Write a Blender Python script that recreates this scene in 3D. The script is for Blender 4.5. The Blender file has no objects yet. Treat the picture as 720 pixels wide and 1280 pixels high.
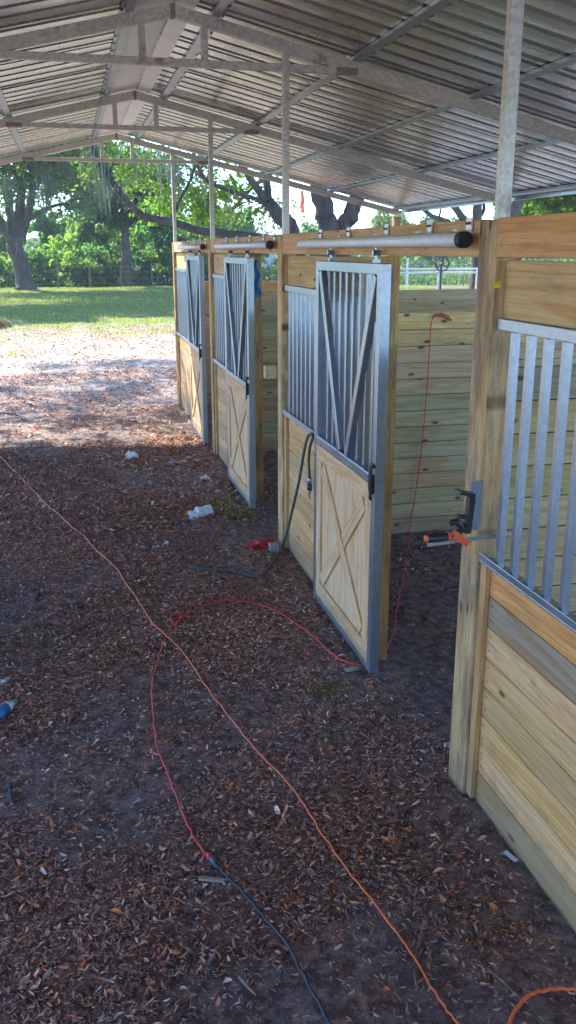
import bpy, math, random
import numpy as np
random.seed(7); RNG=np.random.default_rng(11)
D=bpy.data; sc=bpy.context.scene; COL=sc.collection
R_=math.radians

# ------------------------------------------------------------------ camera
f=1109.;CX,CY=360,640;VX,VY=82,313;H=2.05
TH=math.atan((CY-VY)/f); PSI=math.atan((CX-VX)/(f/math.cos(TH)))
F=np.array([math.sin(PSI)*math.cos(TH),math.cos(PSI)*math.cos(TH),-math.sin(TH)])
RR=np.array([math.cos(PSI),-math.sin(PSI),0.]); UU=np.cross(RR,F); CAM=np.array([0,0,H])
def at(u,v,**k):
    """surveyed position: sight line through a reading of the photograph cut with a world plane"""
    d=(u-CX)*RR+(CY-v)*UU+f*F
    for a,i in (('x',0),('y',1),('z',2)):
        if a in k: return CAM+d*(k[a]-CAM[i])/d[i]
from mathutils import Matrix, Vector
cd=D.cameras.new('camera'); co=D.objects.new('camera',cd); COL.objects.link(co); sc.camera=co
cd.sensor_fit='VERTICAL'; cd.sensor_height=36; cd.sensor_width=36; cd.lens=f/1280*36; cd.clip_start=.05; cd.clip_end=3000
m=Matrix.Identity(4)
for i in range(3): m[i][0]=RR[i]; m[i][1]=UU[i]; m[i][2]=-F[i]; m[i][3]=CAM[i]
co.matrix_world=m
sc.render.resolution_x=576; sc.render.resolution_y=1024
# ------------------------------------------------------------------ light
SUN_AZ=-R_(35); SUN_EL=R_(42)
w=D.worlds.new('World'); sc.world=w; w.use_nodes=True
nt=w.node_tree; bg=nt.nodes['Background']; sky=nt.nodes.new('ShaderNodeTexSky'); sky.sky_type='NISHITA'
sky.sun_disc=False; sky.sun_elevation=SUN_EL; sky.sun_rotation=SUN_AZ; sky.air_density=.6; sky.dust_density=0.0; sky.ozone_density=5.0
nt.links.new(sky.outputs[0],bg.inputs[0]); bg.inputs[1].default_value=.15
sl=D.lights.new('sun','SUN'); sl.energy=2.6; sl.angle=R_(.55); sl.color=(1,.93,.82)
so=D.objects.new('sun',sl); COL.objects.link(so)
sd=Vector((math.sin(SUN_AZ)*math.cos(SUN_EL),math.cos(SUN_AZ)*math.cos(SUN_EL),math.sin(SUN_EL)))
so.rotation_euler=sd.to_track_quat('Z','Y').to_euler(); so.location=(-10,15,20)
vs=sc.view_settings; vs.view_transform='Standard'; vs.look='None'; vs.gamma=1; vs.exposure=2.52; vs.use_curve_mapping=False

# ------------------------------------------------------------------ helpers
def gnd(x,y):
    x=np.asarray(x,float); y=np.asarray(y,float)
    z=.010*np.sin(1.7*x+.6*y+1)+.012*np.sin(-.9*x+1.3*y)+.006*np.sin(4.1*x+3.3*y+2)+.004*np.sin(-7*x+6.1*y)+.003*np.sin(13*x+3*y+1)+.003*np.sin(4*x-15*y)
    far=np.clip((y-30)/60,0,1)*.15*np.sin(x*.11+1)
    z=np.where((x>1.25)&(x<1.6)&(y<13),z*.4,z)
    return z-.012+far
def G(u,v,dz=0.):
    p=at(u,v,z=0); p[2]=float(gnd(p[0],p[1]))+dz; return p
def npmesh(name,V,Fc,col=None,smooth=False,vec=None):
    me=D.meshes.new(name); V=np.asarray(V,np.float32); Fc=np.asarray(Fc,np.int32); n,k=Fc.shape
    me.vertices.add(len(V)); me.vertices.foreach_set('co',V.ravel())
    me.loops.add(n*k); me.loops.foreach_set('vertex_index',Fc.ravel())
    me.polygons.add(n); me.polygons.foreach_set('loop_start',np.arange(n,dtype=np.int32)*k)
    if smooth: me.polygons.foreach_set('use_smooth',np.ones(n,bool))
    me.update(calc_edges=True)
    if col is not None:
        a=me.color_attributes.new('tint','FLOAT_COLOR','POINT'); c=np.ones((len(V),4),np.float32); c[:,:3]=col; a.data.foreach_set('color',c.ravel())
    me.validate()
    return me
def tag(o,label=None,cat=None,group=None,kind=None):
    if label: o['label']=label
    if cat: o['category']=cat
    if group: o['group']=group
    if kind: o['kind']=kind
    return o
def link(name,me,mat,parent=None,bevel=0):
    o=D.objects.new(name,me); COL.objects.link(o)
    if mat: me.materials.append(mat)
    if parent is not None: o.parent=parent
    if bevel:
        b=o.modifiers.new('bevel','BEVEL'); b.width=bevel; b.segments=2; b.limit_method='ANGLE'; b.angle_limit=R_(40)
    return o
def empty(name,loc=(0,0,0),rz=0):
    o=D.objects.new(name,None); COL.objects.link(o); o.location=loc; o.rotation_euler=(0,0,rz); o.empty_display_size=.1; return o
def copy_tree(o,parent=None):
    c=o.copy(); COL.objects.link(c)
    if parent is not None: c.parent=parent
    for ch in list(o.children): copy_tree(ch,c)
    return c
class MB:
    """collects shapes for ONE mesh; every board carries its own tint and grain coordinates"""
    def __init__(s): s.v=[];s.f=[];s.c=[];s.g=[]
    def add(s,v,fc,col=(1,1,1),g=None):
        n=len(s.v); s.v+= [tuple(p) for p in v]; s.f+=[tuple(i+n for i in q) for q in fc]; s.c+=[col]*len(v)
        s.g+= [tuple(q) for q in (g if g is not None else v)]
        return s
    def box(s,a,b,col=(1,1,1),axis=None,rot=None,about=None,off=None):
        a=np.array(a,float);b=np.array(b,float); lo=np.minimum(a,b);hi=np.maximum(a,b)
        P=np.array([[(lo,hi)[i>>2&1][0],(lo,hi)[i>>1&1][1],(lo,hi)[i&1][2]] for i in range(8)])
        d=hi-lo; ax=int(np.argmax(d)) if axis is None else axis
        o=[random.random()*40 for _ in range(3)] if off is None else off
        loc=P-lo; oth=[i for i in range(3) if i!=ax]
        oth.sort(key=lambda i:-d[i])
        g=np.stack([loc[:,ax]+o[0],loc[:,oth[0]]+o[1],loc[:,oth[1]]+o[2]],1)
        if rot is not None:
            c=(lo+hi)/2 if about is None else np.array(about)
            Rm=np.array(rot); P=(P-c)@Rm.T+c
        s.add(P,[(0,1,3,2),(4,6,7,5),(0,4,5,1),(2,3,7,6),(0,2,6,4),(1,5,7,3)],col,g); return s
    def beam(s,p,q,wd,dp,up=(0,0,1),col=(1,1,1)):
        """square bar from p to q, wd across, dp along 'up'"""
        p=np.array(p,float);q=np.array(q,float); t=(q-p);L=np.linalg.norm(t);t/=L
        up=np.array(up,float); sdv=np.cross(t,up); sdv/=np.linalg.norm(sdv); up=np.cross(sdv,t)
        P=[];g=[];o=[random.random()*40 for _ in range(3)]
        for e in (0,1):
            for a_ in (-1,1):
                for b_ in (-1,1):
                    P.append((p,q)[e]+sdv*a_*wd/2+up*b_*dp/2); g.append((e*L+o[0],a_*wd/2+o[1],b_*dp/2+o[2]))
        s.add(P,[(0,1,3,2),(4,6,7,5),(0,4,5,1),(2,3,7,6),(0,2,6,4),(1,5,7,3)],col,g); return s
    def tube(s,pts,rad,n=8,col=(1,1,1),cap=True):
        pts=np.array(pts,float); m_=len(pts); rad=np.full(m_,rad) if np.isscalar(rad) else np.array(rad,float)
        T=np.gradient(pts,axis=0); T/=np.linalg.norm(T,axis=1)[:,None]+1e-9
        ref=np.array([0,0,1.]) if abs(T[0][2])<.9 else np.array([1.,0,0])
        A=np.cross(T[0],ref);A/=np.linalg.norm(A); V=[];L=0;g=[]
        for i in range(m_):
            A=A-T[i]*(A@T[i]);A/=np.linalg.norm(A)+1e-9;B=np.cross(T[i],A)
            if i:L+=np.linalg.norm(pts[i]-pts[i-1])
            for k in range(n):
                an=2*math.pi*k/n; V.append(pts[i]+rad[i]*(math.cos(an)*A+math.sin(an)*B)); g.append((L,an*rad[i],0))
        Fc=[(i*n+k,i*n+(k+1)%n,(i+1)*n+(k+1)%n,(i+1)*n+k) for i in range(m_-1) for k in range(n)]
        if cap: Fc+= [tuple(range(n))[::-1], tuple((m_-1)*n+k for k in range(n))]
        s.add(V,Fc,col,g); return s
    def build(s,name,mat,parent=None,bevel=0,smooth=False):
        me=D.meshes.new(name); me.from_pydata(s.v,[],s.f); me.update()
        a=me.color_attributes.new('tint','FLOAT_COLOR','POINT'); a.data.foreach_set('color',np.array([(*c,1) for c in s.c],np.float32).ravel())
        b=me.attributes.new('grain','FLOAT_VECTOR','POINT'); b.data.foreach_set('vector',np.array(s.g,np.float32).ravel())
        if smooth: me.polygons.foreach_set('use_smooth',np.ones(len(me.polygons),bool))
        return link(name,me,mat,parent,bevel)
def spline(pts,n=8):
    pts=[np.array(p,float) for p in pts]; P=[2*pts[0]-pts[1]]+pts+[2*pts[-1]-pts[-2]]; out=[]
    for i in range(1,len(P)-2):
        for j in range(n):
            t=j/n; out.append(.5*((2*P[i])+(-P[i-1]+P[i+1])*t+(2*P[i-1]-5*P[i]+4*P[i+1]-P[i+2])*t*t+(-P[i-1]+3*P[i]-3*P[i+1]+P[i+2])*t**3))
    out.append(pts[-1]); return out

# ------------------------------------------------------------------ materials
def mat(name):
    m=D.materials.new(name); m.use_nodes=True; n=m.node_tree; p=n.nodes['Principled BSDF']; return m,n,p
def N(n,t,**k):
    x=n.nodes.new(t)
    for a,b in k.items():
        if a.startswith('i_'): x.inputs[a[2:].replace('_',' ')].default_value=b
        else: setattr(x,a,b)
    return x
def mixc(n,fac,a,b,mode='MIX'):
    x=n.nodes.new('ShaderNodeMix'); x.data_type='RGBA'; x.blend_type=mode
    for s,v in ((0,fac),(6,a),(7,b)):
        if hasattr(v,'links'): n.links.new(v,x.inputs[s])
        else: x.inputs[s].default_value=(*v,1) if isinstance(v,tuple) and len(v)==3 else v
    return x.outputs[2]
def ramp(n,src,stops):
    r=n.nodes.new('ShaderNodeValToRGB'); e=r.color_ramp.elements
    while len(e)<len(stops): e.new(.5)
    for i,(p,c) in enumerate(stops): e[i].position=p; e[i].color=(c,c,c,1) if not isinstance(c,tuple) else (*c,1)
    n.links.new(src,r.inputs[0]); return r.outputs[0]
def noise(n,vec,scale,detail=4,rough=.6,mapscale=None,dist=0):
    if mapscale:
        mp=N(n,'ShaderNodeMapping'); n.links.new(vec,mp.inputs[0]); mp.inputs['Scale'].default_value=mapscale; vec=mp.outputs[0]
    x=N(n,'ShaderNodeTexNoise'); x.inputs['Scale'].default_value=scale; x.inputs['Detail'].default_value=detail; x.inputs['Roughness'].default_value=rough; x.inputs['Distortion'].default_value=dist
    n.links.new(vec,x.inputs['Vector']); return x.outputs[0]
def bump(n,p,h,strength=.3,dist=.005):
    b=N(n,'ShaderNodeBump'); b.inputs['Strength'].default_value=strength; b.inputs['Distance'].default_value=dist
    n.links.new(h,b.inputs['Height']); n.links.new(b.outputs[0],p.inputs['Normal'])
def wood_mat(name,knots=1.,stain=.35,green=.25,st0=.53):
    m,n,p=mat(name); at_=N(n,'ShaderNodeAttribute',attribute_name='grain').outputs['Vector']; tc=N(n,'ShaderNodeAttribute',attribute_name='tint').outputs['Color']
    fine=noise(n,at_,1,6,.65,(3.,95,95)); fig=noise(n,at_,1,4,.55,(.5,6.5,6.5),.9)
    sn=N(n,'ShaderNodeMath',operation='MULTIPLY'); sn.inputs[1].default_value=42; n.links.new(fig,sn.inputs[0])
    si=N(n,'ShaderNodeMath',operation='SINE'); n.links.new(sn.outputs[0],si.inputs[0])
    figr=ramp(n,si.outputs[0],[(0,.0),(.95,1.)])
    c=mixc(n,figr,(1.,1.,1.),(.90,.79,.63)); 
    c=mixc(n,ramp(n,fine,[(.35,0.),(.7,1.)]),c,(.76,.66,.56),'MULTIPLY')
    c=mixc(n,1.,tc,c,'MULTIPLY')
    # greenish treatment patches and weathering stains
    gp=ramp(n,noise(n,at_,1,4,.7,(1.3,5,5)),[(.48,0.),(.75,green)]); c=mixc(n,gp,c,(.36,.33,.19))
    st=ramp(n,noise(n,at_,1,5,.75,(2.2,9,9)),[(st0,0.),(st0+.16,stain)]); c=mixc(n,st,c,(.2,.145,.09))
    # knots
    mp=N(n,'ShaderNodeMapping'); n.links.new(at_,mp.inputs[0]); mp.inputs['Scale'].default_value=(3.6,8.5,0)
    v=N(n,'ShaderNodeTexVoronoi',feature='F1',voronoi_dimensions='2D'); v.inputs['Scale'].default_value=1; v.inputs['Randomness'].default_value=.9; n.links.new(mp.outputs[0],v.inputs['Vector'])
    kd=ramp(n,v.outputs['Distance'],[(0.05,1.),(.12,0.)]); 
    sep=N(n,'ShaderNodeSeparateColor'); n.links.new(v.outputs['Color'],sep.inputs[0])
    gate=ramp(n,sep.outputs[0],[(.66,0.),(.7,knots)]); mk=N(n,'ShaderNodeMath',operation='MULTIPLY'); n.links.new(kd,mk.inputs[0]); n.links.new(gate,mk.inputs[1])
    c=mixc(n,mk.outputs[0],c,(.13,.065,.03))
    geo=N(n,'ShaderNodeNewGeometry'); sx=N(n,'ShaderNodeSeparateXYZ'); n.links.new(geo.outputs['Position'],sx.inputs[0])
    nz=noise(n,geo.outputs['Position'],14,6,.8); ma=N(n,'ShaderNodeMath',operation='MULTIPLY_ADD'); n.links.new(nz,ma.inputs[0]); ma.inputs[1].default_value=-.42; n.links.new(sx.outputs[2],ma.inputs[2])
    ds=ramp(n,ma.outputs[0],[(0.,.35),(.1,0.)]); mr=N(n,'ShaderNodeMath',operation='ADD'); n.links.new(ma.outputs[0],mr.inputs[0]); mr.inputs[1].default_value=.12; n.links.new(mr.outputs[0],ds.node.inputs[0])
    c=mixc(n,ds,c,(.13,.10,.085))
    n.links.new(c,p.inputs['Base Color']); p.inputs['Roughness'].default_value=.72; p.inputs['Specular IOR Level'].default_value=.25
    bump(n,p,fine,.35,.0025); return m
WOOD=wood_mat('treated_pine',1.,.45,.14); ROUGH=wood_mat('weathered_post_wood',1.,.85,.2,.45); PLY=wood_mat('pale_plywood',.35,.1,0.)
def metal(name,base,rough,rust=.0,spangle=.25,met=.9,blue=0):
    m,n,p=mat(name); tcn=N(n,'ShaderNodeTexCoord').outputs['Object']
    v=N(n,'ShaderNodeTexVoronoi'); v.inputs['Scale'].default_value=70; n.links.new(tcn,v.inputs['Vector'])
    sp=N(n,'ShaderNodeSeparateColor'); n.links.new(v.outputs['Color'],sp.inputs[0])
    b=tuple(base); c=mixc(n,sp.outputs[0],tuple(x*(1-spangle) for x in b),b)
    d=ramp(n,noise(n,tcn,3,3,.5),[(.4,0.),(.75,.35)]); c=mixc(n,d,c,tuple(x*.72 for x in b))
    if rust:
        r=ramp(n,noise(n,tcn,2.6,7,.72),[(.62-.12*rust,0.),(.72,.85)]); c=mixc(n,r,c,(.2,.09,.045))
        rr=mixc(n,r,(met,)*3,(.1,.1,.1)); n.links.new(rr,p.inputs['Metallic'])
    else: p.inputs['Metallic'].default_value=met
    n.links.new(c,p.inputs['Base Color'])
    rg=ramp(n,noise(n,tcn,5,2,.5),[(.3,rough*.9),(.7,min(1,rough*1.1))]); n.links.new(rg,p.inputs['Roughness'])
    return m
GALV=metal('galvanised_steel',(.40,.46,.52),.34,spangle=.16,met=.85)
GALV_OLD=metal('old_galvanised_tube',(.80,.82,.72),.55,rust=.14,met=.3,spangle=.3)
RUSTY=metal('rusty_weld',(.42,.36,.3),.8,rust=.5,met=.2)
SHEET=metal('corrugated_sheet_underside',(.70,.70,.67),.27,spangle=.04,met=.95)
def streak(m):
    n=m.node_tree; p=n.nodes['Principled BSDF']; tcn=N(n,'ShaderNodeTexCoord').outputs['Object']; bump(n,p,noise(n,tcn,1,3,.5,(.9,7,1)),.5,.012)
streak(SHEET)
def plain(name,col,rough=.5,met=0,var=.25,scale=30,spec=.5,bmp=0):
    m,n,p=mat(name); tcn=N(n,'ShaderNodeTexCoord').outputs['Object']; nz=noise(n,tcn,scale,4)
    c=mixc(n,ramp(n,nz,[(.3,0.),(.7,1.)]),tuple(x*(1-var) for x in col),tuple(min(1,x*(1+var*.5)) for x in col))
    n.links.new(c,p.inputs['Base Color']); p.inputs['Roughness'].default_value=rough; p.inputs['Metallic'].default_value=met; p.inputs['Specular IOR Level'].default_value=spec
    if bmp: bump(n,p,nz,bmp,.01)
    return m
def tinted(name,rough=.8,trans=0.,spec=.2,vary=0.,scale=1.):
    m,n,p=mat(name); tc=N(n,'ShaderNodeAttribute',attribute_name='tint').outputs['Color']; src=tc
    if vary:
        o=N(n,'ShaderNodeTexCoord').outputs['Object']; nz=noise(n,o,scale,3)
        src=mixc(n,ramp(n,nz,[(.3,0.),(.7,1.)]),mixc(n,1.,tc,(1-vary,1-vary,1-vary),'MULTIPLY'),tc)
    n.links.new(src,p.inputs['Base Color']); p.inputs['Roughness'].default_value=rough; p.inputs['Specular IOR Level'].default_value=spec
    if trans:
        t=N(n,'ShaderNodeBsdfTranslucent'); tc2=mixc(n,1.,src,(2.3,2.9,1.1),'MULTIPLY'); n.links.new(tc2,t.inputs[0])
        mx=N(n,'ShaderNodeMixShader'); mx.inputs[0].default_value=trans; n.links.new(p.outputs[0],mx.inputs[1]); n.links.new(t.outputs[0],mx.inputs[2])
        n.links.new(mx.outputs[0],n.nodes['Material Output'].inputs['Surface'])
    return m
LEAF=tinted('oak_foliage',.45,.62,.4); LITTER=tinted('dead_leaves',.75,.0,.25); GRASS=tinted('grass_blades',.6,.4,.2); MOSS=tinted('spanish_moss',.9,.15,.1)
def bark_mat():
    m,n,p=mat('oak_bark'); o=N(n,'ShaderNodeTexCoord').outputs['Object']; a=noise(n,o,1,6,.7,(9,9,2.2)); b=noise(n,o,1.2,4)
    c=ramp(n,a,[(.3,(.028,.021,.017)),(.7,(.12,.09,.07))]); c=mixc(n,ramp(n,b,[(.5,0.),(.7,.45)]),c,(.12,.125,.10))
    n.links.new(c,p.inputs['Base Color']); p.inputs['Roughness'].default_value=.9; bump(n,p,a,.8,.05); return m
BARK=bark_mat()
def ground_mat():
    m,n,p=mat('ground'); o=N(n,'ShaderNodeTexCoord').outputs['Object']
    a=noise(n,o,55,6,.75); b=noise(n,o,1.3,4,.6); c3=noise(n,o,260,3,.7)
    dirt=ramp(n,a,[(.3,(.10,.075,.068)),(.5,(.30,.22,.195)),(.7,(.50,.38,.33))])
    dirt=mixc(n,ramp(n,b,[(.42,0.),(.62,.75)]),dirt,(.19,.16,.165))
    dirt=mixc(n,ramp(n,noise(n,o,17,5,.7),[(.42,.7),(.58,0.)]),dirt,(.05,.036,.034))
    dirt=mixc(n,ramp(n,c3,[(.55,0.),(.7,.6)]),dirt,(.26,.2,.16))
    # pale dry sand / shell toward the open yard
    s=N(n,'ShaderNodeSeparateXYZ'); n.links.new(o,s.inputs[0]); y=s.outputs[1]
    def yramp(y0,y1,nz,amp):
        a1=N(n,'ShaderNodeMath',operation='MULTIPLY_ADD'); n.links.new(nz,a1.inputs[0]); a1.inputs[1].default_value=amp; a1.inputs[2].default_value=-amp/2
        a2=N(n,'ShaderNodeMath',operation='ADD'); n.links.new(y,a2.inputs[0]); n.links.new(a1.outputs[0],a2.inputs[1])
        r=N(n,'ShaderNodeMapRange'); r.inputs[1].default_value=y0; r.inputs[2].default_value=y1; n.links.new(a2.outputs[0],r.inputs[0]); return r.outputs[0]
    big=noise(n,o,.35,5,.7); mid=noise(n,o,2.2,5,.7)
    sand=ramp(n,noise(n,o,34,5,.8),[(.3,(.17,.14,.125)),(.5,(.36,.31,.28)),(.7,(.54,.48,.44))])
    c=mixc(n,yramp(9,16,mid,9),dirt,sand)
    gr=ramp(n,noise(n,o,5,5,.7),[(.3,(.08,.11,.03)),(.55,(.17,.18,.055)),(.75,(.30,.27,.12))])
    gf=yramp(21.5,29,mid,18); gf2=N(n,'ShaderNodeMath',operation='MULTIPLY'); n.links.new(gf,gf2.inputs[0]); n.links.new(ramp(n,mid,[(.3,.65),(.5,1.)]),gf2.inputs[1])
    c=mixc(n,gf2.outputs[0],c,gr)
    n.links.new(c,p.inputs['Base Color']); p.inputs['Roughness'].default_value=.95; p.inputs['Specular IOR Level'].default_value=.15
    bump(n,p,a,.6,.012); return m
# ------------------------------------------------------------------ setting: ground
def axis(lo,hi,step,far,g=1.18):
    c=list(np.arange(lo,hi+1e-6,step)); s=step
    x=hi; 
    while x<far: s*=g; x+=s; c.append(x)
    s=step; x=lo
    while x>-far: s*=g; x-=s; c.insert(0,x)
    return np.array(c)
xs=axis(-2.2,4.6,.05,900); ys=axis(.8,14,.05,900)
X,Y=np.meshgrid(xs,ys); V=np.stack([X,Y,gnd(X,Y)],-1).reshape(-1,3)
# near field roughness
nearm=(np.abs(X)<6)&(Y<16)&(Y>0); V[:,2]+=(RNG.normal(0,.0035,X.shape)*nearm).ravel()
nx=len(xs); ii=np.arange(len(ys)-1)[:,None]*nx+np.arange(nx-1)[None,:]; Fq=np.stack([ii,ii+1,ii+nx+1,ii+nx],-1).reshape(-1,4)
tag(link('ground',npmesh('ground',V,Fq,smooth=True),ground_mat()),kind='structure')

# leaf litter
def leaves(x,y,L,W,cols,tilt=.35,zoff=.006):
    n=len(x); yaw=RNG.uniform(0,2*np.pi,n); t=np.stack([np.cos(yaw),np.sin(yaw),RNG.normal(0,tilt,n)],1); t/=np.linalg.norm(t,axis=1)[:,None]
    s=np.stack([-np.sin(yaw),np.cos(yaw),RNG.normal(0,tilt,n)],1); up=np.cross(t,s)
    c=np.stack([x,y,gnd(x,y)+RNG.uniform(.002,zoff+.012,n)+np.abs(t[:,2])*L*.45],1)
    fold=(RNG.uniform(-.1,.55,n)*W)[:,None]*up; curl=(RNG.uniform(-.25,.3,n)*L)[:,None]*up
    L_=L[:,None];W_=W[:,None]
    P=np.stack([c-t*L_/2+curl*.6, c-t*L_*.18+s*W_/2+fold, c+t*L_*.2+s*W_*.42+fold, c+t*L_/2+curl, c+t*L_*.2-s*W_*.42+fold, c-t*L_*.18-s*W_/2+fold],1).reshape(-1,3)
    b=(np.arange(n)*6)[:,None]; Fc=np.concatenate([b+np.array([[0,3,2,1]]),b+np.array([[0,5,4,3]])],0)
    return P,Fc,np.repeat(cols,6,0)
PAL=np.array([1.6,1.42,1.32])*np.array([(.34,.17,.09),(.38,.24,.15),(.26,.12,.075),(.17,.095,.07),(.45,.34,.25),(.29,.24,.21),(.44,.17,.06),(.12,.08,.07),(.35,.29,.27),(.22,.15,.13)])
PW=np.array([.12,.11,.14,.16,.05,.10,.05,.15,.05,.07]); PW/=PW.sum()
parts=[]
def scatter(x0,x1,y0,y1,n,l0,l1,bare=True,gain=1.,sl=.4):
    x=RNG.uniform(x0,x1,n);y=RNG.uniform(y0,y1,n)
    if bare:
        q=np.sin(2.1*x+1.1*y+.4)+np.sin(-1.3*x+2.9*y+1.)+.6*np.sin(5*x+4*y)+.5*np.sin(9*x-7*y)
        keep=RNG.uniform(0,1,n)<np.clip(.85+.35*q,.25,1.)
        hole=((x-1.55)/.55)**2+((y-4.0)/.8)**2; keep&=RNG.uniform(0,1,n)>np.exp(-hole)*.85
        hole=((x-.95)/.35)**2+((y-5.6)/.4)**2; keep&=RNG.uniform(0,1,n)>np.exp(-hole)*.7
        hole=((x-.1)/.3)**2+((y-3.1)/.3)**2; keep&=RNG.uniform(0,1,n)>np.exp(-hole)*.6
        hole=((x-.35)/.3)**2+((y-1.95)/.25)**2; keep&=RNG.uniform(0,1,n)>np.exp(-hole)*.8
        hole=((x-1.3)/.2)**2+((y-2.6)/.5)**2; keep&=RNG.uniform(0,1,n)>np.exp(-hole)*.7
        # none on the wall line
        keep&=~((x>1.37)&(x<1.48)&((y%3.11<2.95)&(y%3.11>.95)))
        x=x[keep];y=y[keep]; n=len(x)
    L=RNG.uniform(l0,l1,n)*np.where(RNG.uniform(0,1,n)<.5,.55,1.); W=L*RNG.uniform(.16,.38,n)
    thin=RNG.uniform(0,1,n)<sl; W=np.where(thin,L*.1,W)
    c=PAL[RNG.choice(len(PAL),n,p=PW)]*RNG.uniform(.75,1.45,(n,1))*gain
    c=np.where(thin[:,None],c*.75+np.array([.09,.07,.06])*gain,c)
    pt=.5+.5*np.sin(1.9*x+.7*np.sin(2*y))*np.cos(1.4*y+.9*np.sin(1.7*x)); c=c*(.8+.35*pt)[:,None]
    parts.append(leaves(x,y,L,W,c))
scatter(-1.2,1.45,1.3,3.6,110000,.008,.03,sl=.45)
scatter(-1.2,1.45,1.3,3.6,4500,.028,.05)
scatter(-1.6,1.45,3.6,6.5,105000,.01,.035,sl=.4)
scatter(-2.4,1.45,6.5,10,70000,.016,.05)
scatter(1.45,4.4,2.9,12.2,40000,.015,.045,gain=1.)
scatter(-5,-1.4,1,10,12000,.03,.06)
scatter(-6,5,9.6,16,42000,.03,.07,gain=1.5)  # this and the next strip tinted lighter, yard sunlight put into leaf colour
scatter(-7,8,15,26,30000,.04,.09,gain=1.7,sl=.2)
scatter(-8,1.4,-6,1.3,14000,.03,.06)
off=0;VV=[];FF=[];CC=[]
for P,Fc,c in parts: VV.append(P);FF.append(Fc+off);CC.append(c);off+=len(P)
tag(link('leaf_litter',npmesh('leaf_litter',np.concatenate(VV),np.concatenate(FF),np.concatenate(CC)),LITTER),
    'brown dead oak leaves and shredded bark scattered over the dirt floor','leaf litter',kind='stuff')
# grass
def grass(n,x0,x1,y0,y1,h0,h1,wd,edge=True):
    x=RNG.uniform(x0,x1,n);y=y0+(y1-y0)*RNG.uniform(0,1,n)**1.1
    if edge:
        q=np.sin(.9*x+.5*y)+np.sin(-.6*x+1.7*y)+np.sin(3.1*x-2.3*y)
        k=RNG.uniform(0,1,n)<np.clip((y-20.5)/9+.25*q,0.01,1); x=x[k];y=y[k];n=len(x)
    h=RNG.uniform(h0,h1,n); yaw=RNG.uniform(0,6.28,n); s=np.stack([np.cos(yaw),np.sin(yaw),0*yaw],1)*wd/2
    c=np.stack([x,y,gnd(x,y)-.005],1); tip=c+np.stack([RNG.normal(0,.4,n)*h,RNG.normal(0,.4,n)*h,h],1)
    P=np.stack([c-s,c+s,tip],1).reshape(-1,3); Fc=(np.arange(n)*3)[:,None]+np.arange(3)[None]
    col=np.array([(.15,.18,.05)])*RNG.uniform(.6,1.4,(n,1))+RNG.uniform(0,.10,(n,1))*np.array([[1.,.75,.2]])
    return P,Fc,np.repeat(col,3,0)
P,Fc,c=grass(110000,-9,20,17,53,.04,.11,.022)
tag(link('lawn_grass',npmesh('lawn_grass',P,Fc,c),GRASS),'short sunlit green grass across the yard beyond the dirt','grass',kind='stuff')
def tuft(cx,cy,r,n,h):
    a=RNG.uniform(0,6.28,n);q=r*np.sqrt(RNG.uniform(0,1,n)); x=cx+q*np.cos(a);y=cy+q*np.sin(a)
    yaw=RNG.uniform(0,6.28,n);s=np.stack([np.cos(yaw),np.sin(yaw),0*yaw],1)*.003;c=np.stack([x,y,gnd(x,y)],1)
    tip=c+np.stack([RNG.normal(0,.5,n)*h,RNG.normal(0,.5,n)*h,np.full(n,h)],1)
    return np.stack([c-s,c+s,tip],1).reshape(-1,3)
tp=[tuft(*at(u,v,z=0)[:2],r,n,h) for u,v,r,n,h in ((298,645,.16,170,.05),(275,632,.12,90,.05),(105,968//1,.03,0,.04),(230,795,.12,50,.035),(30,800,.2,90,.03),(135,810,.15,70,.03),(420,905,.12,50,.03),(385,855,.1,40,.03),(60,690,.25,90,.03),(180,650,.25,90,.03),(420,860,.1,50,.03),(150,760,.2,60,.03))]
P=np.concatenate(tp); Fc=np.arange(len(P)).reshape(-1,3)
tag(link('weeds',npmesh('weeds',P,Fc,np.tile(np.array([[.07,.14,.03]]),(len(P),1))),GRASS),'small sparse green weeds sprouting through the leaf litter','weeds',kind='stuff')

# ------------------------------------------------------------------ barn roof (metal frame, purlins, sheets)
RX=.72; RZ=3.47; SL=.232; EX=3.86    # ridge x, underside of purlins, slope, half span
def rz(x): return RZ-SL*abs(x-RX)
Y0,Y1=-3.3,12.42; YT=[-.24,2.87,5.98,9.09,12.30]
barn=empty('open_barn',(RX,4.5,0)); tag(barn,'open galvanised metal barn roof on steel posts, ribbed sheets sloping from a ridge','barn')
def B(p): return (p[0]-RX,p[1]-4.5,p[2])
def bparent(o): o.parent=barn; return o
for k,y in enumerate(YT):
    mb=MB()
    for s in (-1,1):
        mb.beam(B((RX,y,RZ-.035)),B((RX+s*EX,y,RZ-.035-SL*EX)),.055,.07)
    tr=mb.build('truss',GALV_OLD,barn,.004)
    zc=RZ-.035-SL*1.16
    MB().beam(B((RX-1.16,y-.002,zc-.015)),B((RX+1.16,y-.002,zc-.015)),.05,.042).build('bottom_chord',GALV_OLD,tr,.004)
    for s in (-1,1):
        MB().beam(B((RX+s*.19,y,zc)),B((RX+s*.19,y,RZ-.06-SL*.19)),.042,.042,up=(0,1,0)).build('strut',GALV_OLD,tr,.003)
    for s in (-1,1): MB().box(B((RX+s*1.10-.07,y-.0285,zc-.038)),B((RX+s*1.10+.07,y+.0285,zc+.0))).build('weld_joint',RUSTY,tr)
    MB().box(B((RX-.015,y-.0285,RZ-.075)),B((RX+.015,y+.0285,RZ-.0))).build('weld_joint',RUSTY,tr)
SCREW=plain('dark_slots',(.05,.05,.05))
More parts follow.
